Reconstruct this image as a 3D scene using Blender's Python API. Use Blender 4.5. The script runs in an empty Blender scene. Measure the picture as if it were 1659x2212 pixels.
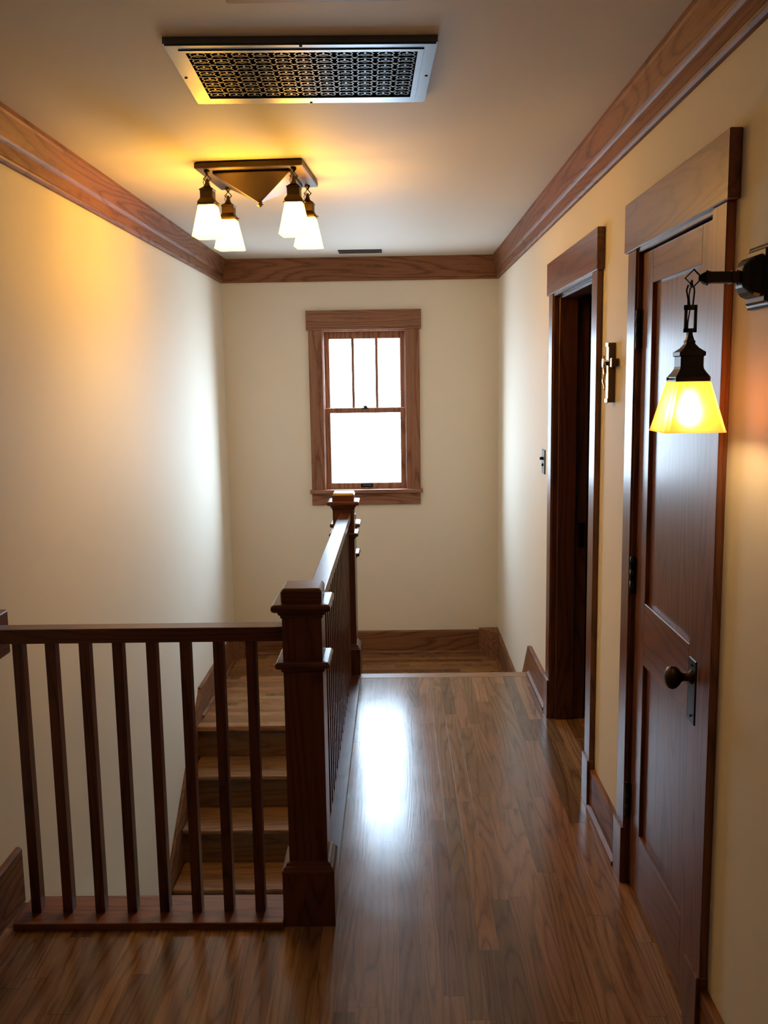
import bpy, bmesh, math, random
from mathutils import Vector, Matrix
random.seed(7)
SC = bpy.context.scene
COL = SC.collection

# ------------------------------------------------------------------ helpers
def tag(o, label=None, cat=None, group=None, kind=None):
    if label: o['label'] = label
    if cat: o['category'] = cat
    if group: o['group'] = group
    if kind: o['kind'] = kind
    return o

def thing(name, loc, label, cat, group=None, kind=None):
    o = bpy.data.objects.new(name, None)
    o.empty_display_size = 0.05
    COL.objects.link(o)
    o.location = loc
    return tag(o, label, cat, group, kind)

class MB:
    """collects shapes given in world coordinates"""
    def __init__(self):
        self.bm = bmesh.new()
    def _merge(self, b):
        me = bpy.data.meshes.new('tmp')
        b.to_mesh(me); b.free()
        self.bm.from_mesh(me)
        bpy.data.meshes.remove(me)
        return self
    def box(self, x0, x1, y0, y1, z0, z1, bev=0.0015, seg=1, rot=None, piv=None):
        b = bmesh.new()
        bmesh.ops.create_cube(b, size=1)
        for v in b.verts:
            v.co = Vector(((x0+x1)/2+v.co.x*(x1-x0), (y0+y1)/2+v.co.y*(y1-y0), (z0+z1)/2+v.co.z*(z1-z0)))
        if bev:
            bev = min(bev, .45*min(abs(x1-x0), abs(y1-y0), abs(z1-z0)))
            bmesh.ops.bevel(b, geom=b.edges[:], offset=bev, segments=seg, profile=.5, affect='EDGES')
        if rot is not None:
            bmesh.ops.rotate(b, verts=b.verts[:], cent=piv, matrix=rot)
        bmesh.ops.recalc_face_normals(b, faces=b.faces[:])
        return self._merge(b)
    def prism(self, pts, axis, a0, a1, bev=0.0):
        """polygon pts (in the two other axes, cyclic order) extruded along axis"""
        b = bmesh.new()
        def P(p, a):
            if axis == 'x': return (a, p[0], p[1])
            if axis == 'y': return (p[0], a, p[1])
            return (p[0], p[1], a)
        A = [b.verts.new(P(p, a0)) for p in pts]
        B = [b.verts.new(P(p, a1)) for p in pts]
        b.faces.new(A); b.faces.new(B[::-1])
        n = len(pts)
        for i in range(n):
            b.faces.new((A[i], B[i], B[(i+1) % n], A[(i+1) % n]))
        bmesh.ops.recalc_face_normals(b, faces=b.faces[:])
        if bev:
            bmesh.ops.bevel(b, geom=b.edges[:], offset=bev, segments=1, affect='EDGES')
        return self._merge(b)
    def sqloft(self, cx, cy, prof, ch=0.12, rot=0.0, cap0=True, cap1=True, M=None):
        """square section with chamfered corners swept through prof = [(half, z), ...]"""
        b = bmesh.new()
        rings = []
        for h, z in prof:
            c = h*(1-ch)
            pts = [(h, -c), (h, c), (c, h), (-c, h), (-h, c), (-h, -c), (-c, -h), (c, -h)]
            r = []
            for x, y in pts:
                xx = x*math.cos(rot)-y*math.sin(rot); yy = x*math.sin(rot)+y*math.cos(rot)
                r.append(b.verts.new((cx+xx, cy+yy, z)))
            rings.append(r)
        for r0, r1 in zip(rings, rings[1:]):
            for i in range(8):
                b.faces.new((r0[i], r0[(i+1) % 8], r1[(i+1) % 8], r1[i]))
        if cap0: b.faces.new(rings[0][::-1])
        if cap1: b.faces.new(rings[-1])
        bmesh.ops.recalc_face_normals(b, faces=b.faces[:])
        if M is not None:
            bmesh.ops.transform(b, matrix=M, verts=b.verts[:])
        return self._merge(b)
    def lathe(self, prof, M=None, seg=24):
        """prof [(r, t)] round local z, placed with M"""
        b = bmesh.new()
        rings = []
        for r, t in prof:
            rings.append([b.verts.new((r*math.cos(2*math.pi*i/seg), r*math.sin(2*math.pi*i/seg), t)) for i in range(seg)])
        for r0, r1 in zip(rings, rings[1:]):
            for i in range(seg):
                f = b.faces.new((r0[i], r0[(i+1) % seg], r1[(i+1) % seg], r1[i])); f.smooth = True
        b.faces.new(rings[0][::-1]); b.faces.new(rings[-1])
        bmesh.ops.recalc_face_normals(b, faces=b.faces[:])
        if M is not None: bmesh.ops.transform(b, matrix=M, verts=b.verts[:])
        return self._merge(b)
    def tube(self, pts, r, seg=8, closed=False):
        b = bmesh.new()
        P = [Vector(p) for p in pts]; n = len(P); rings = []
        for i, p in enumerate(P):
            if closed: t = P[(i+1) % n]-P[i-1]
            else: t = P[min(i+1, n-1)]-P[max(i-1, 0)]
            t.normalize()
            u = t.cross(Vector((0, 0, 1)) if abs(t.z) < .9 else Vector((0, 1, 0))).normalized(); w = t.cross(u)
            rings.append([b.verts.new(p+r*(math.cos(2*math.pi*k/seg)*u+math.sin(2*math.pi*k/seg)*w)) for k in range(seg)])
        for i in range(n if closed else n-1):
            a, c = rings[i], rings[(i+1) % n]
            for k in range(seg):
                f = b.faces.new((a[k], a[(k+1) % seg], c[(k+1) % seg], c[k])); f.smooth = True
        if not closed:
            b.faces.new(rings[0][::-1]); b.faces.new(rings[-1])
        bmesh.ops.recalc_face_normals(b, faces=b.faces[:])
        return self._merge(b)
    def build(self, name, mat, parent=None, label=None, cat=None, group=None, kind=None, loc=None):
        me = bpy.data.meshes.new(name)
        root = parent
        while root is not None and root.parent is not None: root = root.parent
        if root is not None: o0 = root.location.copy()
        elif loc is not None: o0 = Vector(loc)
        else:
            xs = [v.co for v in self.bm.verts]
            lo = [min(c[i] for c in xs) for i in range(3)]; hi = [max(c[i] for c in xs) for i in range(3)]
            o0 = Vector(((lo[0]+hi[0])/2, (lo[1]+hi[1])/2, lo[2]))
        for v in self.bm.verts: v.co -= o0
        self.bm.to_mesh(me); self.bm.free()
        me.materials.append(mat)
        o = bpy.data.objects.new(name, me)
        COL.objects.link(o)
        if parent is not None: o.parent = parent
        else: o.location = o0
        return tag(o, label, cat, group, kind)

def copy_tree(o, parent=None):
    c = o.copy(); COL.objects.link(c); c.parent = parent
    for ch in list(o.children): copy_tree(ch, c)
    return c

# ------------------------------------------------------------------ materials
def new_mat(name):
    m = bpy.data.materials.new(name); m.use_nodes = True
    nt = m.node_tree; nt.nodes.clear()
    out = nt.nodes.new('ShaderNodeOutputMaterial')
    return m, nt, out

class N:
    def __init__(self, nt): self.nt = nt
    def node(self, t, **kw):
        n = self.nt.nodes.new(t)
        for k, v in kw.items(): setattr(n, k, v)
        return n
    def link(self, a, b): self.nt.links.new(a, b)
    def math(self, op, a, b=None, c=None):
        n = self.node('ShaderNodeMath', operation=op)
        for i, v in enumerate((a, b, c)):
            if v is None: continue
            if isinstance(v, (int, float)): n.inputs[i].default_value = v
            else: self.link(v, n.inputs[i])
        return n.outputs[0]
    def vmath(self, op, a, b=None):
        n = self.node('ShaderNodeVectorMath', operation=op)
        for i, v in enumerate((a, b)):
            if v is None: continue
            if isinstance(v, tuple): n.inputs[i].default_value = v
            else: self.link(v, n.inputs[i])
        return n.outputs[0]
    def noise(self, vec, scale, detail=2, rough=.5):
        n = self.node('ShaderNodeTexNoise')
        self.link(vec, n.inputs['Vector']); n.inputs['Scale'].default_value = scale
        n.inputs['Detail'].default_value = detail; n.inputs['Roughness'].default_value = rough
        return n.outputs['Fac']
    def ramp(self, fac, stops):
        n = self.node('ShaderNodeValToRGB'); self.link(fac, n.inputs[0])
        e = n.color_ramp.elements
        while len(e) < len(stops): e.new(.5)
        for i, (p, c) in enumerate(stops):
            e[i].position = p; e[i].color = (*c, 1) if len(c) == 3 else c
        return n.outputs[0]
    def mix(self, fac, a, b, blend='MIX'):
        n = self.node('ShaderNodeMix', data_type='RGBA', blend_type=blend)
        for sock, v in ((n.inputs[0], fac), (n.inputs[6], a), (n.inputs[7], b)):
            if isinstance(v, (int, float)): sock.default_value = v
            elif isinstance(v, tuple): sock.default_value = (*v, 1)
            else: self.link(v, sock)
        return n.outputs[2]
    def principled(self, out, color=None, rough=.4, metal=0.0, spec=.5, bump=None, bstr=.1, bdist=.001, coat=0.0, coatr=.1):
        p = self.node('ShaderNodeBsdfPrincipled')
        if isinstance(color, tuple): p.inputs['Base Color'].default_value = (*color, 1)
        elif color is not None: self.link(color, p.inputs['Base Color'])
        if isinstance(rough, (int, float)): p.inputs['Roughness'].default_value = rough
        else: self.link(rough, p.inputs['Roughness'])
        p.inputs['Metallic'].default_value = metal
        p.inputs['Specular IOR Level'].default_value = spec
        p.inputs['Coat Weight'].default_value = coat; p.inputs['Coat Roughness'].default_value = coatr
        if bump is not None:
            b = self.node('ShaderNodeBump'); b.inputs['Strength'].default_value = bstr; b.inputs['Distance'].default_value = bdist
            self.link(bump, b.inputs['Height']); self.link(b.outputs[0], p.inputs['Normal'])
        self.link(p.outputs[0], out.inputs[0])
        return p

def oak_color(n, vec, axis, light, mid, dark, fig=1.0, rw=.55, mult=44.0, el=.10):
    """vec: coordinates (metres) already offset per board; returns colour and a height signal"""
    e = {'x': 0, 'y': 1, 'z': 2}[axis]
    def st(k): return tuple(k if i_ == e else 1 for i_ in range(3))
    s = n.vmath('MULTIPLY', vec, st(el))
    big = n.math('MULTIPLY_ADD', n.noise(n.vmath('MULTIPLY', vec, st(.35)), 45, 2), .035, n.noise(s, 7*fig, 1, .4))
    rings = n.math('SUBTRACT', 1.0, n.math('ABSOLUTE', n.math('SINE', n.math('MULTIPLY', big, mult))))
    rings = n.math('POWER', rings, 1.7)
    pore = n.noise(n.vmath('MULTIPLY', vec, st(.02)), 420, 2, .6)
    pr = n.ramp(pore, [(.42, (0, 0, 0)), (.64, (1, 1, 1))])
    streak = n.noise(n.vmath('MULTIPLY', vec, st(.03)), 85, 3, .6)
    f = n.math('MULTIPLY', rings, rw)
    f = n.math('ADD', f, n.math('MULTIPLY', n.math('SUBTRACT', streak, .25), .6))
    f = n.math('ADD', f, n.math('MULTIPLY', pr, .22))
    c = n.ramp(f, [(.05, light), (.42, mid), (.95, dark)])
    return c, f

def wood(name, axis, light, mid, dark, rough=.33, fig=1.0, coat=.10, spec=.45):
    m, nt, out = new_mat(name); n = N(nt)
    tc = n.node('ShaderNodeTexCoord'); oi = n.node('ShaderNodeObjectInfo')
    off = n.vmath('MULTIPLY', n.node('ShaderNodeCombineXYZ').outputs[0], (1, 1, 1))
    cx = n.node('ShaderNodeCombineXYZ')
    n.link(n.math('MULTIPLY', oi.outputs['Random'], 37.0), cx.inputs[0])
    n.link(n.math('MULTIPLY', oi.outputs['Random'], 91.0), cx.inputs[1])
    n.link(n.math('MULTIPLY', oi.outputs['Random'], 53.0), cx.inputs[2])
    vec = n.vmath('ADD', tc.outputs['Object'], cx.outputs[0])
    c, f = oak_color(n, vec, axis, light, mid, dark, fig)
    tone = n.math('MULTIPLY_ADD', oi.outputs['Random'], .22, .89)
    hsv = n.node('ShaderNodeHueSaturation'); n.link(c, hsv.inputs['Color']); n.link(tone, hsv.inputs['Value'])
    n.principled(out, hsv.outputs[0], rough, bump=f, bstr=.12, bdist=.0006, coat=coat, coatr=.16, spec=spec)
    return m

TL, TM, TD = (.215, .080, .040), (.150, .052, .026), (.060, .019, .010)
OAK = {a: wood('stained_oak_'+a, a, TL, TM, TD) for a in 'xyz'}
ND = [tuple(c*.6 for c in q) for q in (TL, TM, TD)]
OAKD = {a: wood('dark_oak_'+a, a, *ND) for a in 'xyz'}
ST = [(.33, .175, .078), (.25, .124, .053), (.12, .054, .024)]
BACKLIT_RAILW = {a: wood('backlit_railing_oak_'+a, a, (.135, .047, .024), (.095, .031, .016), (.036, .011, .006), rough=.30, coat=.15) for a in 'xyz'}  # stained oak darkened in colour to stand in for backlit shade
TREAD = wood('tread_oak', 'x', *ST, rough=.33, coat=.15)
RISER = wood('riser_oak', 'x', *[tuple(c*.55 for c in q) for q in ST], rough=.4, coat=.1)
WINO = {a: wood('window_oak_'+a, a, (.36, .185, .115), (.27, .125, .075), (.13, .055, .033), rough=.5, coat=0.0, spec=.3) for a in 'xyz'}
CROWN = {a: wood('crown_oak_'+a, a, (.27, .125, .066), (.205, .088, .045), (.10, .038, .02), rough=.5, coat=0.0, spec=.22) for a in 'xy'}
BASEW = {a: wood('baseboard_oak_'+a, a, (.27, .125, .060), (.19, .085, .040), (.085, .034, .017), rough=.5, coat=0.0, spec=.22) for a in 'xyz'}

def plank_floor(name, axis, width=.0565, length=.95, tones=None, rough=.2):
    m, nt, out = new_mat(name); n = N(nt)
    tc = n.node('ShaderNodeNewGeometry')
    sp = n.node('ShaderNodeSeparateXYZ'); n.link(tc.outputs['Position'], sp.inputs[0])
    X, Y = sp.outputs[0], sp.outputs[1]
    if axis == 'x': X, Y = Y, X
    u = n.math('DIVIDE', n.math('ADD', X, 50.013), width)
    col = n.math('FLOOR', u); fu = n.math('FRACT', u)
    wn = n.node('ShaderNodeTexWhiteNoise', noise_dimensions='1D'); n.link(col, wn.inputs['W'])
    L = n.math('MULTIPLY_ADD', wn.outputs[0], .7, length-.3)
    v = n.math('DIVIDE', n.math('ADD', n.math('ADD', Y, 40), n.math('MULTIPLY', wn.outputs[0], 7.3)), L)
    row = n.math('FLOOR', v); fv = n.math('FRACT', v)
    idv = n.math('ADD', n.math('MULTIPLY', col, 17.31), n.math('MULTIPLY', row, 3.77))
    w2 = n.node('ShaderNodeTexWhiteNoise', noise_dimensions='1D'); n.link(idv, w2.inputs['W'])
    cb = n.node('ShaderNodeCombineXYZ')
    n.link(n.math('MULTIPLY', w2.outputs[0], 300), cb.inputs[2])
    n.link(n.math('MULTIPLY', w2.outputs[0], 71), cb.inputs[0]); n.link(n.math('MULTIPLY', w2.outputs[0], 137), cb.inputs[1])
    vec = n.vmath('ADD', tc.outputs['Position'], cb.outputs[0])
    l, md, d = tones
    c, f = oak_color(n, vec, 'x' if axis == 'x' else 'y', l, md, d, 1.6, .46, 40.0, .065)
    hsv = n.node('ShaderNodeHueSaturation'); n.link(c, hsv.inputs['Color'])
    n.link(n.math('MULTIPLY_ADD', w2.outputs[0], .78, .58), hsv.inputs['Value'])
    wn3 = n.node('ShaderNodeTexWhiteNoise', noise_dimensions='1D'); n.link(n.math('ADD', idv, 5.5), wn3.inputs['W'])
    n.link(n.math('MULTIPLY_ADD', wn3.outputs[0], .016, .492), hsv.inputs['Hue'])
    g1 = n.math('LESS_THAN', fu, .014); g2 = n.math('LESS_THAN', fv, .0018)
    gap = n.math('MAXIMUM', g1, g2)
    colr = n.mix(n.math('MULTIPLY', gap, .6), hsv.outputs[0], (.012, .006, .004))
    rn = n.noise(tc.outputs['Position'], 6, 2)
    rr = n.math('MULTIPLY_ADD', rn, .10, rough-.05)
    h = n.math('SUBTRACT', n.math('MULTIPLY', f, -.5), n.math('MULTIPLY', gap, 1.0))
    n.principled(out, colr, rr, bump=h, bstr=.16, bdist=.0007, spec=.5)
    return m
FT = [(.30, .170, .090), (.215, .116, .060), (.078, .040, .021)]
FLOOR = plank_floor('oak_strip_floor', 'y', tones=FT)
LAND = plank_floor('oak_landing_floor', 'x', tones=ST, rough=.28)

def paint(name, col, rough=.42, spec=.4):
    m, nt, out = new_mat(name); n = N(nt)
    g = n.node('ShaderNodeNewGeometry')
    a = n.noise(g.outputs['Position'], 1.3, 3)
    c = n.mix(a, tuple(x*.97 for x in col), tuple(min(1, x*1.02) for x in col))
    b = n.noise(g.outputs['Position'], 330, 2)
    n.principled(out, c, rough, spec=spec, bump=b, bstr=.05, bdist=.0006)
    return m
WALL = paint('cream_wall_paint', (.86, .80, .675), rough=.62, spec=.14)
CEIL = paint('ceiling_paint', (.78, .735, .665), rough=.6, spec=.2)
DARKROOM = paint('dark_room_shade', (.10, .085, .07), rough=.8)  # near-black colour stands in for the unlit room's darkness

def metal(name, col, rough=.35, var=.06, metalness=1.0):
    m, nt, out = new_mat(name); n = N(nt)
    tc = n.node('ShaderNodeTexCoord')
    a = n.noise(tc.outputs['Object'], 14, 2)
    c = n.mix(a, tuple(x*(1-var*2) for x in col), tuple(x*(1+var) for x in col))
    r = n.math('MULTIPLY_ADD', a, .12, rough-.06)
    n.principled(out, c, r, metal=metalness)
    return m
BRONZE = metal('oil_rubbed_bronze', (.060, .042, .027), .45)
BLACK = metal('blackened_metal', (.025, .024, .024), .38, metalness=.8)
PEWTER = metal('aged_pewter', (.12, .14, .17), .36, var=.03)
LATT = metal('dark_cast_lattice', (.012, .012, .011), .42, metalness=.15)
IRON = metal('dark_iron', (.06, .055, .05), .5)
GOLD = metal('polished_brass', (.85, .62, .30), .16)
STEEL = metal('brushed_steel', (.10, .11, .11), .6, metalness=.2)
DUCT_DARK, nt, out = new_mat('painted_duct_dark'); n = N(nt)
tc = n.node('ShaderNodeTexCoord'); n.principled(out, n.mix(n.noise(tc.outputs['Object'], 30), (.004, .004, .004), (.01, .01, .01)), .9, spec=.05)
WHITEP = paint('white_exterior_paint', (.55, .62, .70), .5)

def shade_mat(name, emis, tint, z0, z1):
    """frosted amber glass: lit from inside by its bulb; faint own glow standing in for the diffusing glass"""
    m, nt, out = new_mat(name); n = N(nt)
    tc = n.node('ShaderNodeTexCoord')
    a = n.noise(tc.outputs['Object'], 25, 3)
    col = n.mix(a, tint, tuple(min(1, t*1.12) for t in tint))
    tr = n.node('ShaderNodeBsdfTranslucent'); n.link(col, tr.inputs[0])
    df = n.node('ShaderNodeBsdfPrincipled'); n.link(col, df.inputs['Base Color']); df.inputs['Roughness'].default_value = .3
    mx = n.node('ShaderNodeMixShader'); mx.inputs[0].default_value = .12
    n.link(tr.outputs[0], mx.inputs[1]); n.link(df.outputs[0], mx.inputs[2])
    rf = n.node('ShaderNodeBsdfRefraction'); rf.inputs['Roughness'].default_value = .8; rf.inputs['IOR'].default_value = 1.5
    rf.inputs[0].default_value = (1.0, .80, .45, 1)
    m2 = n.node('ShaderNodeMixShader'); m2.inputs[0].default_value = .3
    n.link(mx.outputs[0], m2.inputs[1]); n.link(rf.outputs[0], m2.inputs[2]); mx = m2
    em = n.node('ShaderNodeEmission'); n.link(col, em.inputs[0]); em.inputs[1].default_value = emis
    ad = n.node('ShaderNodeAddShader'); n.link(mx.outputs[0], ad.inputs[0]); n.link(em.outputs[0], ad.inputs[1])
    n.link(ad.outputs[0], out.inputs[0])
    return m
def bulb_mat(name, col, s):
    m, nt, out = new_mat(name); n = N(nt)
    tc = n.node('ShaderNodeTexCoord')
    c = n.mix(n.noise(tc.outputs['Object'], 20), col, tuple(min(1, x*1.05) for x in col))
    em = n.node('ShaderNodeEmission'); n.link(c, em.inputs[0]); em.inputs[1].default_value = s
    n.link(em.outputs[0], out.inputs[0]); return m
SHADE_C = shade_mat('amber_glass_ceiling', 21.0, (.98, .50, .036), 0, 0)
SHADE_S = shade_mat('amber_glass_sconce', .05, (.95, .31, .05), 0, 0)
BULB_C = bulb_mat('warm_bulb_ceiling', (1, .58, .20), 420)
BULB_S = bulb_mat('warm_bulb_sconce', (1, .62, .26), 125)
# window glass
GLASS, nt, out = new_mat('window_glass'); n = N(nt)
tp = n.node('ShaderNodeBsdfTransparent'); gl = n.node('ShaderNodeBsdfGlossy'); gl.inputs['Roughness'].default_value = .02
tc = n.node('ShaderNodeTexCoord')
n.link(n.mix(n.noise(tc.outputs['Object'], 3), (.96, .98, .98), (.98, .99, 1.0)), tp.inputs[0])
mx = n.node('ShaderNodeMixShader'); mx.inputs[0].default_value = .06
n.link(tp.outputs[0], mx.inputs[1]); n.link(gl.outputs[0], mx.inputs[2]); n.link(mx.outputs[0], out.inputs[0])

# ------------------------------------------------------------------ dimensions (metres; camera stands at x=0, y=0)
XL, XR, YB, ZC = -1.1966, .7195, 6.5312, 2.425
YF = -4.2                       # wall behind the camera
STAIR_E = -.36                  # right side of the stairwell
LZ = -.39                       # landing
RISE, GO = .195, .2475
YN0 = 5.128                     # landing nosing
XRB = XR+.145
D1A, D1B, D2A, D2B, DH = 2.103, 2.752, 3.356, 4.186, 1.957

def S(kind='structure'): return dict(kind=kind)

# ---- shell
MB().box(XL-.1, XR, YF, 2.66, -.22, 0, 0).box(STAIR_E, XR, 2.66, 4.80, -.22, 0, 0).box(XR, 2.6, 3.0, 4.9, -.22, 0, 0).box(XR, XRB, D1A, D1B, -.22, 0, 0)\
    .build('floor', FLOOR, label='stained oak strip floor of the upper hall running to the step', cat='floor', kind='structure', loc=(0, 0, 0))
MB().box(STAIR_E, XR, 4.80, 4.886, -.03, 0, .008, 2).build('trim_1', TREAD, label='lighter oak nosing board across the far edge of the hall floor', cat='trim', kind='structure')
MB().box(XL, XR, YN0, YB, LZ-.035, LZ, .008, 2).build('floor_landing', LAND, label='lower oak landing under the window', cat='floor', kind='structure', loc=(0, 0, LZ))
MB().box(XL-.1, XRB+.02, YF, YB+.1, -2.95, -2.73, 0).build('floor_lower', FLOOR, label='oak floor at the foot of the stairwell', cat='floor', kind='structure', loc=(0, 0, -2.73))
MB().box(XL-.1, XR+.15, YF-.1, YB+.12, ZC, ZC+.1, 0).build('ceiling', CEIL, label='flat cream ceiling of the hall', cat='ceiling', kind='structure', loc=(0, 0, ZC))
MB().box(XL-.1, XL, YF, YB, -2.95, ZC, 0).build('wall_left', WALL, label='cream wall on the stairwell side, lit warm by the ceiling lamp', cat='wall', kind='structure', loc=(XL, 0, 0))
# back wall with window opening
WX0, WX1, WZ0, WZ1 = -.504, .071, .815, 1.937
m = MB()
m.box(XL-.1, WX0, YB, YB+.15, -2.95, ZC, 0).box(WX1, XR+.15, YB, YB+.15, -2.95, ZC, 0)
m.box(WX0, WX1, YB, YB+.15, -2.95, WZ0, 0).box(WX0, WX1, YB, YB+.15, WZ1, ZC, 0)
m.build('wall_back', WALL, label='cream end wall around the window', cat='wall', kind='structure', loc=(0, YB, 0))
# right wall with two door openings
m = MB()
for a, b in ((YF, D1A), (D1B, D2A), (D2B, YB)):
    m.box(XR, XRB, a, b, -.45 if b > 4.5 else -.2, ZC, 0)
m.box(XR, XRB, D1A, D1B, DH, ZC, 0).box(XR, XRB, D2A, D2B, DH, ZC, 0)
m.build('wall_right', WALL, label='cream wall with the two oak doorways', cat='wall', kind='structure', loc=(XR, 0, 0))
MB().box(XL-.1, XR+.15, YF-.1, YF, -2.95, ZC, 0).build('wall_front', WALL, label='cream wall behind the viewer', cat='wall', kind='structure', loc=(0, YF, 0))
MB().box(STAIR_E, STAIR_E+.09, 2.66, 5.16, -2.95, -.22, 0).box(STAIR_E, STAIR_E+.09, 5.15, YB, -2.95, LZ-.036, 0)\
    .build('wall_stairwell_right', WALL, label='plaster wall closing the stairwell below the long railing', cat='wall', kind='structure')
MB().box(XL, STAIR_E+.09, 1.75, 1.85, -2.95, -.22, 0).build('wall_stairwell_front', WALL, label='plaster wall at the foot of the stairs', cat='wall', kind='structure')
MB().box(XRB-.01, XRB+.02, YF, YB+.1, -2.95, -.23, 0).build('wall_light_block', WALL, label='unseen wall added below the hall floor to block daylight', cat='wall', kind='structure')  # unseen wall added to stop outside light leaking under the floor
# room beyond the open door
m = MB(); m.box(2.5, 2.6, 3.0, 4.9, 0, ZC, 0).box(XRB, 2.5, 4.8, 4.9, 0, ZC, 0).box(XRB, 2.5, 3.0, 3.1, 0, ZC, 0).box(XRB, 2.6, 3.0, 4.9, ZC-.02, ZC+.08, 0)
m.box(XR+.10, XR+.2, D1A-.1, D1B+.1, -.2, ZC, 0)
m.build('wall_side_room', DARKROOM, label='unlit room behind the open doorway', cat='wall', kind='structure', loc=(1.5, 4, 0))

# ---- crown moulding
CP = [(0, 2.268), (.012, 2.268), (.019, 2.274), (.021, 2.281), (.018, 2.287), (.018, 2.326), (.023, 2.331), (.027, 2.338), (.041, 2.402), (.044, 2.410), (.044, ZC), (0, ZC)]
MB().prism([(XL+d, z) for d, z in CP], 'y', YF, YB-.001).build('trim_2', CROWN['y'], label='oak crown moulding along the left wall', cat='crown moulding', kind='structure')
MB().prism([(XR-d, z) for d, z in CP], 'y', YF, YB-.001).build('trim_3', CROWN['y'], label='oak crown moulding above the doorways', cat='crown moulding', kind='structure')
MB().prism([(YB-d, z) for d, z in CP], 'x', XL, XR).build('trim_4', CROWN['x'], label='oak crown moulding across the end wall over the window', cat='crown moulding', kind='structure')

# ---- baseboards
def base_run_y(m, xw, sgn, y0, y1, z0, h=.155, shoe=True):
    m.prism([(xw, z0), (xw+sgn*.018, z0), (xw+sgn*.018, z0+h-.008), (xw+sgn*.012, z0+h), (xw, z0+h)], 'y', y0, y1)
    if shoe:
        m.prism([(xw+sgn*.018, z0), (xw+sgn*.032, z0), (xw+sgn*.031, z0+.014), (xw+sgn*.018, z0+.022)], 'y', y0+.004, y1-.004)
def baseb(name, fn, mat, label):
    m = MB(); fn(m); return m.build(name, mat, label=label, cat='baseboard', kind='structure')
baseb('baseboard_right', lambda m: base_run_y(m, XR, -1, 2.846, 3.258, 0), BASEW['y'], 'oak baseboard on the strip of wall between the two doorways')
baseb('baseboard_right_far', lambda m: base_run_y(m, XR, -1, 4.283, 4.84, 0), BASEW['y'], 'oak baseboard from the open doorway to the step')
baseb('baseboard_right_near', lambda m: base_run_y(m, XR, -1, YF, 2.012, 0), BASEW['y'], 'oak baseboard right of the closed door')
def fn(m):
    base_run_y(m, XL, 1, 5.26, YB-.17, LZ, .19)
    m.prism([(XL+.002, YB-.17), (XL+.018, YB-.17), (XL+.115, YB-.018), (XL+.115, YB-.002), (XL+.002, YB-.002)], 'z', LZ, LZ+.19)
baseb('baseboard_left_landing', fn, BASEW['y'], 'oak baseboard along the left wall of the landing, ending above the stairs')
def fn(m):
    z0, h = LZ, .174
    m.prism([(YB, z0), (YB-.018, z0), (YB-.018, z0+h-.008), (YB-.012, z0+h), (YB, z0+h)], 'x', XL+.116, XR-.136)
    m.prism([(YB-.018, z0), (YB-.032, z0), (YB-.031, z0+.014), (YB-.018, z0+.024)], 'x', XL+.116, XR-.136)
baseb('baseboard_back', fn, BASEW['x'], 'oak baseboard under the window on the lower landing')
def fn(m):
    m.prism([(XR-.001, YB-.16), (XR-.018, YB-.165), (XR-.136, YB-.02), (XR-.136, YB-.001), (XR-.001, YB-.001)], 'z', LZ, LZ+.188)
    m.prism([(XR-.020, YB-.178), (XR-.142, YB-.03), (XR-.136, YB-.018), (XR-.018, YB-.165)], 'z', LZ, LZ+.022)
    base_run_y(m, XR, -1, 5.15, YB-.166, LZ, .19)
    # sloping skirt from the landing up to the hall baseboard
    m.prism([(4.842, 0.150), (4.886, .146), (5.2, -.18), (5.2, LZ), (4.9, LZ), (4.886, -.03), (4.842, -.0)], 'x', XR-.018, XR)
baseb('baseboard_right_landing', fn, BASEW['y'], 'oak skirt dropping from the hall to the landing with a slanted corner block')
def fn(m):
    base_run_y(m, XL, 1, 2.36, 2.672, 0, .178, False)
    m.box(XL, XL+.024, 2.25, 2.47, 0, .21, .002)
baseb('baseboard_left', fn, BASEW['y'], 'short oak baseboard against the left wall at the railing')

# ---- window
win = thing('window_1', (-.217, YB, .71), 'oak framed double hung window in the end wall, blown white with daylight', 'window', kind='structure')
def k(v, y, c=0.0): return c+(v-c)*y/6.511
m = MB(); m.box(-.616, .182, YB-.026, YB, 1.937, 2.071, .002); m.build('head_casing', WINO['x'], win)
MB().box(-.602, -.504, YB-.02, YB, .822, 1.937, .002).build('side_casing', WINO['z'], win)
MB().box(.071, .170, YB-.02, YB, .822, 1.937, .002).build('side_casing', WINO['z'], win)
MB().box(-.615, .184, YB-.045, YB+.03, .796, .822, .004, 2).build('stool', WINO['x'], win)
MB().box(-.603, .168, YB-.02, YB, .712, .796, .002).build('apron', WINO['x'], win)
m = MB()
m.box(WX0-.001, WX0+.006, YB-.004, YB+.15, WZ0, WZ1, .001).box(WX1-.006, WX1+.001, YB-.004, YB+.15, WZ0, WZ1, .001)
m.box(WX0, WX1, YB-.004, YB+.15, WZ1-.008, WZ1+.001, .001).box(WX0, WX1, YB+.03, YB+.15, WZ0, WZ0+.012, .001)
m.build('jamb', WINO['z'], win)
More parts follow.
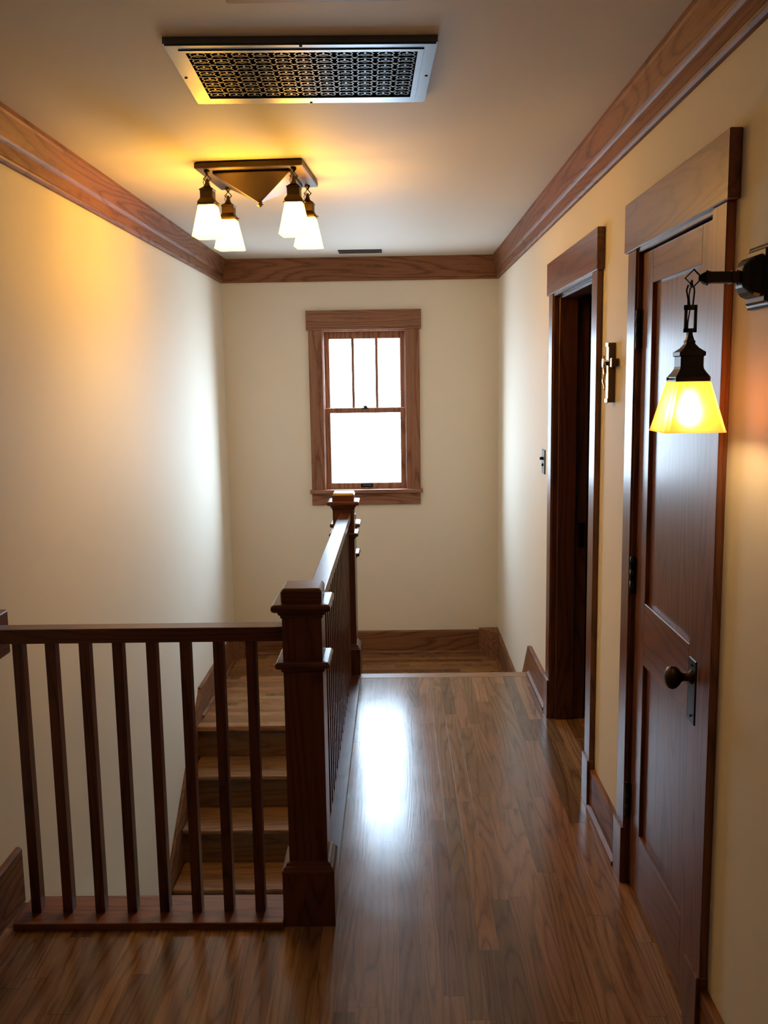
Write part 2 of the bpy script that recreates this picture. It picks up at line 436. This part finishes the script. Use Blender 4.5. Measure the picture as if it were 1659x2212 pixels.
def sash(name, yf, x0, x1, z0, z1, gx0, gx1, gz0, gz1, munt=()):
    y0, y1 = yf, yf+.034
    def fx(v): return k(v, yf)
    def fz(v): return k(v, yf, 1.6)
    x0 = max(fx(x0), WX0+.006); x1 = min(fx(x1), WX1-.006); z0 = fz(z0); z1 = fz(z1)
    gx0, gx1, gz0, gz1 = fx(gx0), fx(gx1), fz(gz0), fz(gz1)
    m = MB()
    m.box(x0, gx0, y0, y1, z0, z1, .003).box(gx1, x1, y0, y1, z0, z1, .003)
    m.box(gx0-.002, gx1+.002, y0+.0005, y1, z0, gz0, .003).box(gx0-.002, gx1+.002, y0+.0005, y1, gz1, z1, .003)
    for q in munt:
        m.box(fx(q)-.0095, fx(q)+.0095, y0+.006, y1-.004, gz0-.003, gz1+.003, .002)
    s = m.build(name, WINO['z'], win)
    MB().box(gx0-.005, gx1+.005, y0+.015, y0+.019, gz0-.005, gz1+.005, 0).build('glass_pane', GLASS, s)
    return s
up = sash('upper_sash', 6.588, -.515, .08, 1.372, 1.93, -.457, .033, 1.400, 1.875, (-.295, -.130))
lo = sash('lower_sash', 6.550, -.515, .08, .812, 1.398, -.459, .031, .869, 1.362)
m = MB(); m.box(-.238, -.192, 6.548, 6.58, 1.388, 1.397, .003); m.lathe([(.014, 0), (.014, .008), (.008, .014), (.004, .018)], Matrix.Translation((-.213, 6.566, 1.396)))
m.box(-.232, -.205, 6.562, 6.57, 1.405, 1.411, .002); m.build('sash_lock', BLACK, lo)
m = MB(); m.box(-.256, -.168, 6.546, 6.551, .834, .860, .002); m.box(-.244, -.180, 6.530, 6.548, .842, .850, .003); m.build('sash_lift', BLACK, lo)
m = MB(); m.box(WX0-.02, WX0+.012, YB+.15, YB+.19, WZ0, WZ1, .002).box(WX1-.012, WX1+.02, YB+.15, YB+.19, WZ0, WZ1, .002).box(WX0-.02, WX1+.02, YB+.15, YB+.19, WZ1-.012, WZ1+.04, .002).box(WX0-.02, WX1+.02, YB+.15, YB+.2, WZ0-.04, WZ0+.008, .002)
m.build('outer_frame', WHITEP, win, label='pale painted outer frame seen through the glass')

# ---- doors
def casing(root, ya, yb, near_plinth=True):
    t = .020
    MB().box(XR-.027, XR, ya-.112, yb+.112, DH, 2.099, .002).build('head_casing', OAK['y'], root)
    for s, (a, b) in ((0, (ya-.09, ya)), (1, (yb, yb+.09))):
        MB().box(XR-t, XR, a, b, .185, DH, .002).build('side_casing', OAK['z'], root)
        MB().box(XR-t-.008, XR, a-.004, b+.003, 0, .186, .002).build('plinth_block', OAK['z'], root)
    m = MB()
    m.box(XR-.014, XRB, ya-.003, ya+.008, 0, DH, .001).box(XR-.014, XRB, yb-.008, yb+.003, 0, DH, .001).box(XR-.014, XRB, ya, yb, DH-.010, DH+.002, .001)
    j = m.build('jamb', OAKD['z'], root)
    return j
d1 = thing('door_1', (XR, (D1A+D1B)/2, 0), 'closed dark oak door with two flat panels and bronze knob, beside the wall sconce', 'door', kind='structure')
casing(d1, D1A, D1B)
lx0, lx1 = XR-.0015, XR+.038
La, Lb, Z0, Z1 = D1A+.011, D1B-.011, .012, DH-.014
pa, pb = La+.108, Lb-.106
leaf = MB()
leaf.box(lx0, lx1, La, pa, Z0, Z1, .0015).box(lx0, lx1, pb, Lb, Z0, Z1, .0015)
leaf.build('door_stile', OAK['z'], d1)
m = MB()
for a, b in ((Z0, .215), (.752, .938), (1.852, Z1)): m.box(lx0, lx1, pa-.0005, pb+.0005, a, b, .0015)
m.build('door_rail', OAK['y'], d1)
for a, b in ((.21, .757), (.933, 1.857)):
    MB().box(lx0+.011, lx1-.011, pa-.01, pb+.01, a, b, .0005).build('door_panel', OAK['z'], d1)
for zc in (1.73, 1.0, .285):
    m = MB(); m.lathe([(.005, -.058), (.0085, -.055), (.0085, -.018), (.0078, -.018), (.0078, -.017), (.0085, -.017), (.0085, .017), (.0078, .017), (.0078, .018), (.0085, .018), (.0085, .055), (.005, .058)], Matrix.Translation((XR-.0105, D1B-.0085, zc)), 14)
    m.box(XR-.004, XR+.0, D1B-.022, D1B-.003, zc-.054, zc+.054, .0005)
    m.build('hinge', BLACK, d1)
m = MB(); m.box(lx0-.0055, lx0, 2.152, 2.206, .752, .914, .003, 1)
m.lathe([(.003, -.0065), (.0035, -.004), (.0035, 0)], Matrix.Translation((lx0-.002, 2.179, .770)) @ Matrix.Rotation(math.radians(90), 4, 'Y'), 10)
m.lathe([(.003, -.0065), (.0035, -.004), (.0035, 0)], Matrix.Translation((lx0-.002, 2.179, .898)) @ Matrix.Rotation(math.radians(90), 4, 'Y'), 10)
pl = m.build('knob_plate', BLACK, d1)
m = MB()
Mk = Matrix.Translation((lx0-.004, 2.179, .868)) @ Matrix.Rotation(math.radians(-90), 4, 'Y')
m.lathe([(.017, 0), (.016, .004), (.010, .009), (.009, .022), (.012, .028), (.020, .034), (.0255, .042), (.0268, .050), (.024, .058), (.015, .0645), (.004, .067)], Mk @ Matrix.Diagonal((1.1, .86, 1, 1)), 28)
m.build('door_knob', BRONZE, pl)
d2 = thing('door_2', (XR, (D2A+D2B)/2, 0), 'open oak doorway leading to a dark side room, beside the crucifix', 'door', kind='structure')
j2 = casing(d2, D2A, D2B)
m = MB()
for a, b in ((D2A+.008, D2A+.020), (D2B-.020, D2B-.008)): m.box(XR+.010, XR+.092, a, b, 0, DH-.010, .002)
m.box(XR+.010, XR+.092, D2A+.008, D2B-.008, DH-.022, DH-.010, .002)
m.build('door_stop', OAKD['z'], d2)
MB().box(XR+.110, XR+.136, D2B-.0115, D2B-.008, .82, .935, .001).build('strike_plate', BLACK, d2)

# ---- stairs
st = thing('staircase', ((XL+STAIR_E)/2, 4.0, -2.73), 'oak staircase descending from the landing behind the front railing', 'staircase')
for i in range(1, 12):
    yn = YN0-GO*i; z = LZ-RISE*i
    MB().box(XL+.019, STAIR_E-.001, yn, yn+GO+.03, z-.028, z, .010, 3).build('tread', TREAD, st)
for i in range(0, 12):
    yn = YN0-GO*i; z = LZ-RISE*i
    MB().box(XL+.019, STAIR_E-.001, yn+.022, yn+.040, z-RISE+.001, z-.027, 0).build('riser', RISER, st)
sl = RISE/GO
def skz(y): return -.284+sl*(y-5.1)
MB().prism([(2.3, skz(2.3)), (5.262, skz(5.262)-.055), (5.262, LZ-.05), (5.0, LZ-.3), (2.3, skz(2.3)-.34)], 'x', XL+.001, XL+.0185, .001).build('skirt_board', BASEW['y'], st)
s2 = thing('step', (.2, 5.0, LZ), 'single oak step between the hall floor and the landing', 'step')
MB().box(-.205, XR-.019, 4.905, 5.17, -.223, -.195, .008, 2).build('tread', TREAD, s2)
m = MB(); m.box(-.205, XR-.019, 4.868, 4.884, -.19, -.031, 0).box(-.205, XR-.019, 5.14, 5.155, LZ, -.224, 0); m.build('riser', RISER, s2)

# ---- newels
def newel(cx, cy, z0, label, low=0.0, dz=0.0, mat=None):
    t = thing('newel_post', (cx, cy, z0+low), label, 'newel post', 'square oak newel posts')
    mz = mat or BACKLIT_RAILW['z']
    H = .0765; s = .0565
    MB().box(cx-H, cx+H, cy-H, cy+H, z0+low, z0+.166, .002).build('base_block', mz, t)
    m = MB(); m.sqloft(cx, cy, [(.0775, z0+.166), (.0775, z0+.172), (.073, z0+.177), (.071, z0+.183), (.066, z0+.186), (.0645, z0+.193), (s, z0+.197)], .03)
    m.build('base_moulding', BACKLIT_RAILW['x'], t)
    MB().box(cx-s, cx+s, cy-s, cy+s, z0+.19, z0+.95, .0015).build('shaft', mz, t)
    m = MB(); m.sqloft(cx, cy, [(s, z0+.772), (.0615, z0+.776), (.0635, z0+.783), (.072, z0+.786), (.0765, z0+.790), (.078, z0+.796), (.0765, z0+.802), (.072, z0+.806), (s, z0+.807)], .03)
    m.build('collar', BACKLIT_RAILW['x'], t)
    m = MB(); m.sqloft(cx, cy, [(s, z0+.930), (.0605, z0+.933), (.0605, z0+.939), (.066, z0+.943), (.068, z0+.951), (.078, z0+.953), (.083, z0+.957), (.0845, z0+.964), (.083, z0+.971), (.078, z0+.975), (s, z0+.976)], .03)
    m.build('cap', BACKLIT_RAILW['x'], t)
    m = MB(); m.sqloft(cx, cy, [(.0575, z0+.974), (.0585, z0+1.006), (.0545, z0+1.014), (.050, z0+1.017), (.001, z0+1.0175)], .06)
    m.build('top_block', BACKLIT_RAILW['x'], t)
    return t
NX, NY = -.2745, 2.5975
n1 = newel(NX, NY, 0, 'nearest square oak newel post at the corner where both railings meet')
n2 = newel(-.284, 4.874, -.012, 'oak newel post at the far end of the long railing, at the hall step')
n3 = newel(-.292, 5.15, -.172, 'oak newel post mostly hidden behind another, standing lower on the landing', low=-.05)

# ---- railings
rl = thing('stair_railing', (-.75, 2.585, 0), 'short oak railing from the left wall to the nearest newel post', 'railing', 'oak stair railings')
MB().box(XL+.03, NX-.0565, 2.556, 2.614, .860, .903, .003, 2).build('handrail', BACKLIT_RAILW['x'], rl)
MB().box(XL+.046, NX-.0770, 2.508, 2.66, 0, .022, .003, 2).build('shoe_rail', OAK['x'], rl)
bxs = [-1.102, -1.007, -.909, -.8125, -.7145, -.617, -.521, -.4265]
for bx in bxs:
    MB().box(bx-.0145, bx+.0145, 2.566, 2.602, .0215, .8605, .0012).build('baluster', BACKLIT_RAILW['z'], rl)
MB().box(XL, XL+.031, 2.515, 2.672, .802, .936, .006, 2).build('wall_rosette', BACKLIT_RAILW['y'], rl)
rl2 = thing('stair_railing', (NX, 3.73, 0), 'long oak railing along the hall floor beside the stairwell', 'railing', 'oak stair railings')
MB().box(NX-.031, NX+.029, NY+.0565, 4.82, .858, .900, .003, 2).build('handrail', BACKLIT_RAILW['y'], rl2)
MB().box(STAIR_E+.001, NX+.068, NY+.077, 4.797, 0, .022, .003, 2).build('shoe_rail', BACKLIT_RAILW['y'], rl2)
nb = 22
for i in range(nb):
    by = 2.735+(4.755-2.735)*i/(nb-1)
    MB().box(NX-.018, NX+.018, by-.0145, by+.0145, .0215, .8585, .0012).build('baluster', BACKLIT_RAILW['z'], rl2)

# ---- lamps
def lamp(root, part, cx, cy, zs0, zs1, hb, ht, mshade, mbulb, metal_, rot, hp, link, bulb_z, bulb_r):
    """one hanging lamp: square cup (part) with amber shade, bulb and links as sub-parts"""
    m = MB(); m.sqloft(cx, cy, hp, .10, rot)
    r = hp[0][0]
    for s in (-1, 1):
        M = Matrix.Translation((cx, cy, 0)) @ Matrix.Rotation(rot, 4, 'Z') @ Matrix.Translation((s*r, 0, hp[0][1]+.006)) @ Matrix.Rotation(s*math.pi/2, 4, 'Y')
        m.lathe([(.0016, -.002), (.0016, .005), (.0034, .006), (.0034, .009), (.002, .010)], M, 10)
    cup = m.build(part, metal_, root)
    n_ = 5; prof = [(ht+(hb-ht)*i/n_, zs1+(zs0-zs1)*i/n_) for i in range(n_+1)]
    prof.insert(0, (ht*.55, zs1+.001)); prof.append((hb+.0015, zs0-.0035))
    MB().sqloft(cx, cy, prof, .14, rot, False, False).build('glass_shade', mshade, cup, label='glowing amber glass shade')
    MB().lathe([(bulb_r*.45, .03), (bulb_r*.55, .018), (bulb_r, -.004), (bulb_r*.95, -.016), (bulb_r*.5, -.026), (.001, -.029)], Matrix.Translation((cx, cy, bulb_z)), 14).build('bulb', mbulb, cup)
    link(cx, cy, rot, cup)

cl = thing('ceiling_light', (-.534, 3.838, ZC), 'bronze four lamp ceiling light with amber glass shades over the stairwell', 'ceiling light')
RA = math.radians(-3.6); cx0, cy0 = -.534, 3.838
m = MB(); m.sqloft(cx0, cy0, [(.2, ZC), (.207, ZC-.006), (.207, ZC-.024), (.203, ZC-.026)], .01, RA); m.build('base_plate', BRONZE, cl)
m = MB(); m.sqloft(cx0, cy0, [(.150, ZC-.024), (.152, ZC-.033), (.149, ZC-.037), (.009, ZC-.116), (.004, ZC-.119)], .02, RA)
py = m.build('pyramid_canopy', BRONZE, cl)
m = MB(); m.sqloft(cx0, cy0, [(.005, ZC-.115), (.009, ZC-.120), (.006, ZC-.123), (.011, ZC-.128), (.001, ZC-.138)], .05, RA+.6); m.build('finial', BRONZE, py)
def rotp(dx, dy): return (cx0+dx*math.cos(RA)-dy*math.sin(RA), cy0+dx*math.sin(RA)+dy*math.cos(RA))
zs0, zs1 = 2.154, 2.272
def link_c(cx, cy, rot, cup):
    zt = zs1+.103; m = MB()
    m.lathe([(.011, ZC-.026), (.011, ZC-.032), (.006, ZC-.038), (.004, ZC-.043)], Matrix.Translation((cx, cy, 0)), 12)
    a = .016
    c0 = Vector((cx, cy, ZC-.057))
    m.tube([c0+Vector((a*.9*math.cos(q), 0, a*math.sin(q))) for q in (0, math.pi/2, math.pi, 1.5*math.pi)], .0028, 6, True)
    m.tube([c0+Vector((0, .007*math.cos(q), -.02+.008*math.sin(q))) for q in [i*math.pi/4 for i in range(8)]], .002, 6, True)
    m.tube([c0+Vector((-.005, 0, .005)), c0+Vector((-.016, 0, -.012)), c0+Vector((-.012, 0, -.026)), c0+Vector((-.002, 0, -.035))], .0016, 6)
    m.build('chain_link', BRONZE, cup)
hp = [(.0335, zs1-.004), (.0345, zs1+.004), (.0335, zs1+.010), (.0265, zs1+.020), (.0245, zs1+.024), (.0245, zs1+.050), (.0268, zs1+.052), (.0268, zs1+.056), (.020, zs1+.061), (.011, zs1+.068), (.0085, zs1+.075), (.006, zs1+.086), (.0045, zs1+.096), (.0045, ZC-.074)]
for dx in (-.168, .168):
    for dy in (-.168, .168):
        px, py_ = rotp(dx, dy)
        lamp(cl, 'lamp_cup', px, py_, zs0, zs1, .0545, .031, SHADE_C, BULB_C, BRONZE, RA, hp, link_c, 2.215, .017)

# ---- sconce
SX, SY, SZ = .579, 1.85, 1.784
sc = thing('wall_sconce', (XR, SY, SZ), 'dark bronze wall sconce with one amber glass shade in front of the closed door', 'wall light')
RX = Matrix.Translation((XR, SY, SZ)) @ Matrix.Rotation(math.radians(-90), 4, 'Y')
m = MB(); m.sqloft(0, 0, [(.060, 0), (.060, .008), (.056, .011), (.052, .012), (.048, .018)], .04, 0, M=RX); bp_ = m.build('back_plate', BLACK, sc)
m = MB(); m.sqloft(0, 0, [(.040, .016), (.0395, .022), (.036, .032), (.030, .040), (.0205, .0475), (.0165, .049)], .12, 0, M=RX); m.build('canopy_dome', BLACK, bp_)
m = MB(); m.box(.606, .674, SY-.011, SY+.011, SZ-.011, SZ+.011, .0015)
m.sqloft(0, 0, [(.0125, .062), (.0125, .066)], .1, 0, M=RX)
m.sqloft(0, 0, [(.0120, .108), (.0120, .114), (.009, .119), (.006, .124), (.0035, .128)], .2, 0, M=RX)
for x in (.609, .668):
    m.lathe([(.0015, -.0145), (.0022, -.0135), (.0022, .0135), (.0015, .0145)], Matrix.Translation((x, SY, SZ)), 8)
m.build('arm', BLACK, sc)
T0, T1 = 1.490, 1.585
def link_s(cx, cy, rot, cup):
    m = MB(); c = Vector((SX+.004, SY, SZ))
    a = .0165
    m.tube([c+Vector((a*math.cos(q), 0, a*math.sin(q))) for q in (0, math.pi/2, math.pi, 1.5*math.pi)], .0022, 6, True)
    c2 = Vector((cx, cy, SZ-.011))
    m.tube([c2+Vector((0, .006*math.cos(q), .0065*math.sin(q))) for q in [i*math.pi/5 for i in range(10)]], .002, 6, True)
    # two rods from the ring to a rectangular link, then the rectangular link itself
    m.tube([c2+Vector((-.006, 0, -.002)), c2+Vector((-.009, 0, -.012)), c2+Vector((-.0055, 0, -.030)), c2+Vector((-.005, 0, -.046))], .0018, 6)
    m.tube([c2+Vector((.005, 0, -.006)), c2+Vector((.0065, 0, -.014)), c2+Vector((.005, 0, -.030)), c2+Vector((.004, 0, -.046))], .0018, 6)
    m.tube([c2+Vector((-.001, .002, -.006)), c2+Vector((-.003, .004, -.022)), c2+Vector((.000, .004, -.048)), c2+Vector((-.003, .005, -.072)), c2+Vector((-.004, .004, -.100)), c2+Vector((-.003, .004, -.122))], .0014, 6)
    zt, zb = SZ-.051, SZ-.104
    w = .0125; t = .0062
    m.box(cx-w, cx-w+t, cy-.003, cy+.003, zb, zt, .0005).box(cx+w-t, cx+w, cy-.003, cy+.003, zb, zt, .0005)
    m.box(cx-w, cx+w, cy-.003, cy+.003, zt-.010, zt, .0005).box(cx-w, cx+w, cy-.003, cy+.003, zb, zb+.008, .0005)
    m.build('chain_link', BLACK, cup)
hs = [(.0335, T1-.001), (.0335, T1+.009), (.032, T1+.011), (.027, T1+.018), (.0235, T1+.024), (.0225, T1+.029), (.0225, T1+.048), (.0255, T1+.050), (.0255, T1+.057), (.0225, T1+.059), (.015, T1+.065), (.0095, T1+.072), (.0085, T1+.075), (.0095, T1+.077), (.007, T1+.081), (.0045, T1+.091), (.004, SZ-.100)]
lamp(sc, 'lamp_cup', SX, SY, T0, T1, .0595, .0345, SHADE_S, BULB_S, BLACK, 0.0, hs, link_s, 1.528, .017)

# ---- return air grille on the ceiling
gr = thing('ceiling_grille', (-.228, 2.62, ZC), 'large pewter return air grille with pierced dark lattice on the ceiling', 'ceiling grille')
GR = Matrix.Rotation(math.radians(2.0), 3, 'Z'); GP = Vector((-.228, 2.62, ZC))
gx0, gx1, gy0, gy1 = -.562, .106, 2.377, 2.862
ix0, ix1, iy0, iy1 = -.515, .060, 2.424, 2.800
def gbox(m, *a, **kw): return m.box(*a, rot=GR, piv=GP, **kw)
m = MB()
def mitre(o, q, z0, z1):
    for a_, b_ in ((0, 1), (1, 2), (2, 3), (3, 0)):
        pts = [o[a_], o[b_], q[b_], q[a_]]
        m.prism([tuple((GR @ (Vector((p[0], p[1], 0))-Vector((GP.x, GP.y, 0)))+Vector((GP.x, GP.y, 0)))[:2]) for p in pts], 'z', z0, z1)
def rect(d): return [(gx0+d, gy0+d), (gx1-d, gy0+d), (gx1-d, gy1-d), (gx0+d, gy1-d)]
def irect(d): return [(ix0-d, iy0-d), (ix1+d, iy0-d), (ix1+d, iy1+d), (ix0-d, iy1+d)]
mitre(rect(0), rect(.004), ZC-.016, ZC)
mitre(rect(.0035), irect(.016), ZC-.020, ZC)
mitre(irect(.0165), irect(.0145), ZC-.018, ZC)
mitre(irect(.015), irect(.0), ZC-.0225, ZC)
fr = m.build('frame', PEWTER, gr)
for sx in (gx0+.012, gx1-.012, (gx0+gx1)/2):
    for sy in ((gy0+.010, gy1-.010) if sx == (gx0+gx1)/2 else ((gy0+gy1)/2,)):
        m = MB(); m.lathe([(.004, 0), (.004, -.002), (.001, -.003)], Matrix.Translation(GP) @ GR.to_4x4() @ Matrix.Translation(-GP) @ Matrix.Translation((sx, sy, ZC-.0195)), 10)
        m.build('screw', IRON, fr)
gbox(MB(), ix0, ix1, iy0, iy1, ZC-.003, ZC-.001, bev=0).build('duct_dark_plate', DUCT_DARK, gr)  # black plate stands in for the darkness inside the duct
m = MB(); nx, ny = 11, 8
px, py2 = (ix1-ix0)/nx, (iy1-iy0)/ny
zt, zb = ZC-.012, ZC-.019
def seg(a, b, w):
    a = Vector(a); b = Vector(b); d = (b-a).normalized(); q = Vector((-d.y, d.x))*w/2
    m.prism([(GP.x+v.x, GP.y+v.y) for v in [GR.to_2x2() @ (p-Vector((GP.x, GP.y))) for p in (a+q, b+q, b-q, a-q)]], 'z', zb, zt)
for j in range(ny):
    for i in range(nx):
        x = ix0+px*i; y = iy0+py2*j; cx, cy = x+px/2, y+py2/2
        # corner stud, ring of petals and a small bar in every cell
        gbox(m, x-.0045, x+.0045, y-.0045, y+.0045, ZC-.021, zt, bev=.001)
        pts = [(cx+px*.40*math.cos(q), cy+py2*.34*math.sin(q)) for q in [kk*math.pi/4 for kk in range(8)]]
        for a, b in zip(pts, pts[1:]+pts[:1]): seg(a, b, .0028)
        seg((x+.003, y+.003), (cx-px*.28, cy-py2*.24), .003); seg((x+px-.003, y+.003), (cx+px*.28, cy-py2*.24), .003)
        seg((x+.003, y+py2-.003), (cx-px*.28, cy+py2*.24), .003); seg((x+px-.003, y+py2-.003), (cx+px*.28, cy+py2*.24), .003)
        seg((cx-px*.22, cy+py2*.10), (cx+px*.22, cy+py2*.10), .004); seg((cx, cy-py2*.22), (cx, cy+py2*.12), .005)
m.build('lattice', LATT, gr)

# ---- small register at the far end of the ceiling
vt = thing('ceiling_vent', (-.217, 6.19, ZC), 'small flat grey ceiling vent close to the end wall crown moulding', 'ceiling vent')
m = MB(); a, b, c, d = -.360, -.077, 6.135, 6.262
m.box(a, b, c, c+.018, ZC-.008, ZC, .002).box(a, b, d-.018, d, ZC-.008, ZC, .002).box(a, a+.018, c+.017, d-.017, ZC-.008, ZC, .002).box(b-.018, b, c+.017, d-.017, ZC-.008, ZC, .002)
m.build('frame', IRON, vt)
m = MB()
for i in range(9):
    y = c+.024+i*(d-c-.048)/8
    m.box(a+.017, b-.017, y-.003, y+.003, ZC-.006, ZC-.0005, 0)
m.build('grating', IRON, vt)

# ---- attic hatch trim
ah = thing('attic_hatch', (.028, 1.75, ZC), 'oak framed ceiling hatch just entering the top of the view', 'ceiling hatch')
a, b, c, d = -.353, .411, 1.38, 2.127
m = MB(); m.box(a, b, d-.07, d, ZC-.02, ZC, .002).box(a, b, c, c+.07, ZC-.02, ZC, .002).box(a, a+.07, c+.069, d-.069, ZC-.02, ZC, .002).box(b-.07, b, c+.069, d-.069, ZC-.02, ZC, .002)
m.build('frame', BASEW['x'], ah)
MB().box(a+.06, b-.06, c+.06, d-.06, ZC-.008, ZC, 0).build('hatch_panel', CEIL, ah)

# ---- light switch
ls = thing('light_switch', (XR, 4.495, 1.185), 'narrow grey switch plate with two black push buttons beside the open doorway', 'light switch')
MB().box(XR-.006, XR, 4.452, 4.536, 1.128, 1.246, .003).build('switch_plate', STEEL, ls)
for zz, dep in ((1.203, .017), (1.172, .008)):
    MB().lathe([(.0075, 0), (.0075, dep-.003), (.006, dep-.001), (.002, dep)], Matrix.Translation((XR-.0055, 4.495, zz)) @ Matrix.Rotation(math.radians(-90), 4, 'Y'), 14).build('push_button', BLACK, ls)

# ---- crucifix
XR += .0005
cr = thing('crucifix', (XR, 3.078, 1.51), 'small wooden crucifix with polished brass front hung between the doorways', 'crucifix')
CW = wood('crucifix_wood', 'z', (.15, .06, .03), (.10, .038, .018), (.05, .017, .009), rough=.35)
m = MB(); m.box(XR-.021, XR, 3.062, 3.094, 1.510, 1.704, .0015).box(XR-.021, XR, 3.013, 3.143, 1.627, 1.652, .0015)
cw = m.build('cross', CW, cr)
m = MB(); m.box(XR-.0235, XR-.0205, 3.064, 3.092, 1.512, 1.702, .001).box(XR-.0235, XR-.0205, 3.015, 3.141, 1.629, 1.650, .001)
for yy, z1_, z2_ in ((3.078, 1.69, 1.706), (3.078, 1.508, 1.524)):
    m.box(XR-.0265, XR-.022, yy-.018, yy+.018, z1_, z2_, .003)
for yy in (3.016, 3.140): m.box(XR-.0265, XR-.022, yy-.007, yy+.007, 1.624, 1.655, .003)
m.build('brass_face', GOLD, cw, label='polished brass face')
# small figure on the cross, one continuous skinned body
me = bpy.data.meshes.new('figure')
X = XR-.031
P = [(X, 3.078, 1.610), (X-.001, 3.078, 1.632), (X-.002, 3.078, 1.645), (X-.004, 3.077, 1.654), (X-.005, 3.075, 1.664),
     (X, 3.058, 1.646), (X+.003, 3.040, 1.644), (X+.005, 3.022, 1.648), (X, 3.098, 1.646), (X+.003, 3.116, 1.644), (X+.005, 3.134, 1.648),
     (X, 3.072, 1.604), (X-.006, 3.073, 1.582), (X+.001, 3.076, 1.560), (X-.003, 3.077, 1.551), (X, 3.084, 1.604), (X-.006, 3.083, 1.582), (X+.001, 3.080, 1.560), (X-.004, 3.079, 1.551)]
E_ = [(0, 1), (1, 2), (2, 3), (3, 4), (2, 5), (5, 6), (6, 7), (2, 8), (8, 9), (9, 10), (0, 11), (11, 12), (12, 13), (13, 14), (0, 15), (15, 16), (16, 17), (17, 18)]
R_ = [.0072, .0068, .0075, .0035, .006, .0034, .0028, .0025, .0034, .0028, .0025, .0048, .0042, .003, .0032, .0048, .0042, .003, .0032]
o0 = Vector((XR, 3.078, 1.51))
me.from_pydata([Vector(p)-o0 for p in P], E_, [])
fg = bpy.data.objects.new('figure', me); COL.objects.link(fg); fg.parent = cr
md = fg.modifiers.new('Skin', 'SKIN')
for v, r in zip(me.skin_vertices[0].data, R_): v.radius = (r, r)
me.skin_vertices[0].data[0].use_root = True
sd = fg.modifiers.new('Sub', 'SUBSURF'); sd.levels = 2; sd.render_levels = 2
me.materials.append(GOLD); fg['label'] = 'brass figure with outstretched arms'

XR -= .0005
# ------------------------------------------------------------------ light
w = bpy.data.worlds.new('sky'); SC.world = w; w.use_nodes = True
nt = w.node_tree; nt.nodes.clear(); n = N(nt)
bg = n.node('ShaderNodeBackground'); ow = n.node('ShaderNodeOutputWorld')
tc = n.node('ShaderNodeTexCoord'); sp = n.node('ShaderNodeSeparateXYZ'); n.link(tc.outputs['Generated'], sp.inputs[0])
skyc = n.ramp(n.math('MULTIPLY_ADD', sp.outputs[2], .5, .5), [(.3, (.70, .85, 1.0)), (.52, (.64, .82, 1.0)), (1, (.55, .76, 1.0))])
n.link(skyc, bg.inputs[0])
# daylight shaped by direction: sides boosted to streak the walls, dimmer ahead and below
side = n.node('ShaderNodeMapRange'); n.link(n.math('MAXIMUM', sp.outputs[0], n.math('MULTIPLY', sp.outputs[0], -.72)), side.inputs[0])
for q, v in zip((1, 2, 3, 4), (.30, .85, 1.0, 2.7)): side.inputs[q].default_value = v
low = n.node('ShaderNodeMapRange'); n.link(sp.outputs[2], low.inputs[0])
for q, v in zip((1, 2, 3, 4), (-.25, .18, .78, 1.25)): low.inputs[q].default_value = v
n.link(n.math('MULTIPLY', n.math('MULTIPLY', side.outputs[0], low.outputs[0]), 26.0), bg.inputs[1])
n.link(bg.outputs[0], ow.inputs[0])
ld = bpy.data.lights.new('window_portal', 'AREA'); ld.shape = 'RECTANGLE'; ld.size = WX1-WX0; ld.size_y = WZ1-WZ0
ld.cycles.is_portal = True
lo_ = bpy.data.objects.new('window_portal', ld); COL.objects.link(lo_)
lo_.location = ((WX0+WX1)/2, YB+.2, (WZ0+WZ1)/2); lo_.rotation_euler = (math.radians(-90), 0, 0)

# ------------------------------------------------------------------ camera
f, pit, yaw, rol, h = 1993.98, .14372, -.01437, -.01541, 1.6
cp, sp_, cy_, sy_ = math.cos(pit), math.sin(pit), math.cos(yaw), math.sin(yaw)
fwd = Vector((sy_*cp, cy_*cp, -sp_)); right = Vector((cy_, -sy_, 0)); upv = right.cross(fwd)
r2 = math.cos(rol)*right+math.sin(rol)*upv; u2 = -math.sin(rol)*right+math.cos(rol)*upv
cd = bpy.data.cameras.new('camera'); cam = bpy.data.objects.new('camera', cd); COL.objects.link(cam)
M = Matrix((r2, u2, -fwd)).transposed().to_4x4(); M.translation = (0, 0, h)
cam.matrix_world = M
cd.sensor_fit = 'VERTICAL'; cd.sensor_height = 36.0; cd.lens = f/2212*36.0
cd.clip_start = .02; cd.clip_end = 100
SC.camera = cam
SC.view_settings.view_transform = 'Standard'; SC.view_settings.look = 'None'
SC.view_settings.exposure = 0.0; SC.view_settings.gamma = 1.0
SC.cycles.max_bounces = 8; SC.cycles.diffuse_bounces = 4; SC.cycles.glossy_bounces = 4
SC.cycles.transmission_bounces = 6; SC.cycles.transparent_max_bounces = 8
SC.cycles.sample_clamp_indirect = 6.0
SC.cycles.use_denoising = True
SC.cycles.use_adaptive_sampling = True; SC.cycles.adaptive_threshold = .025
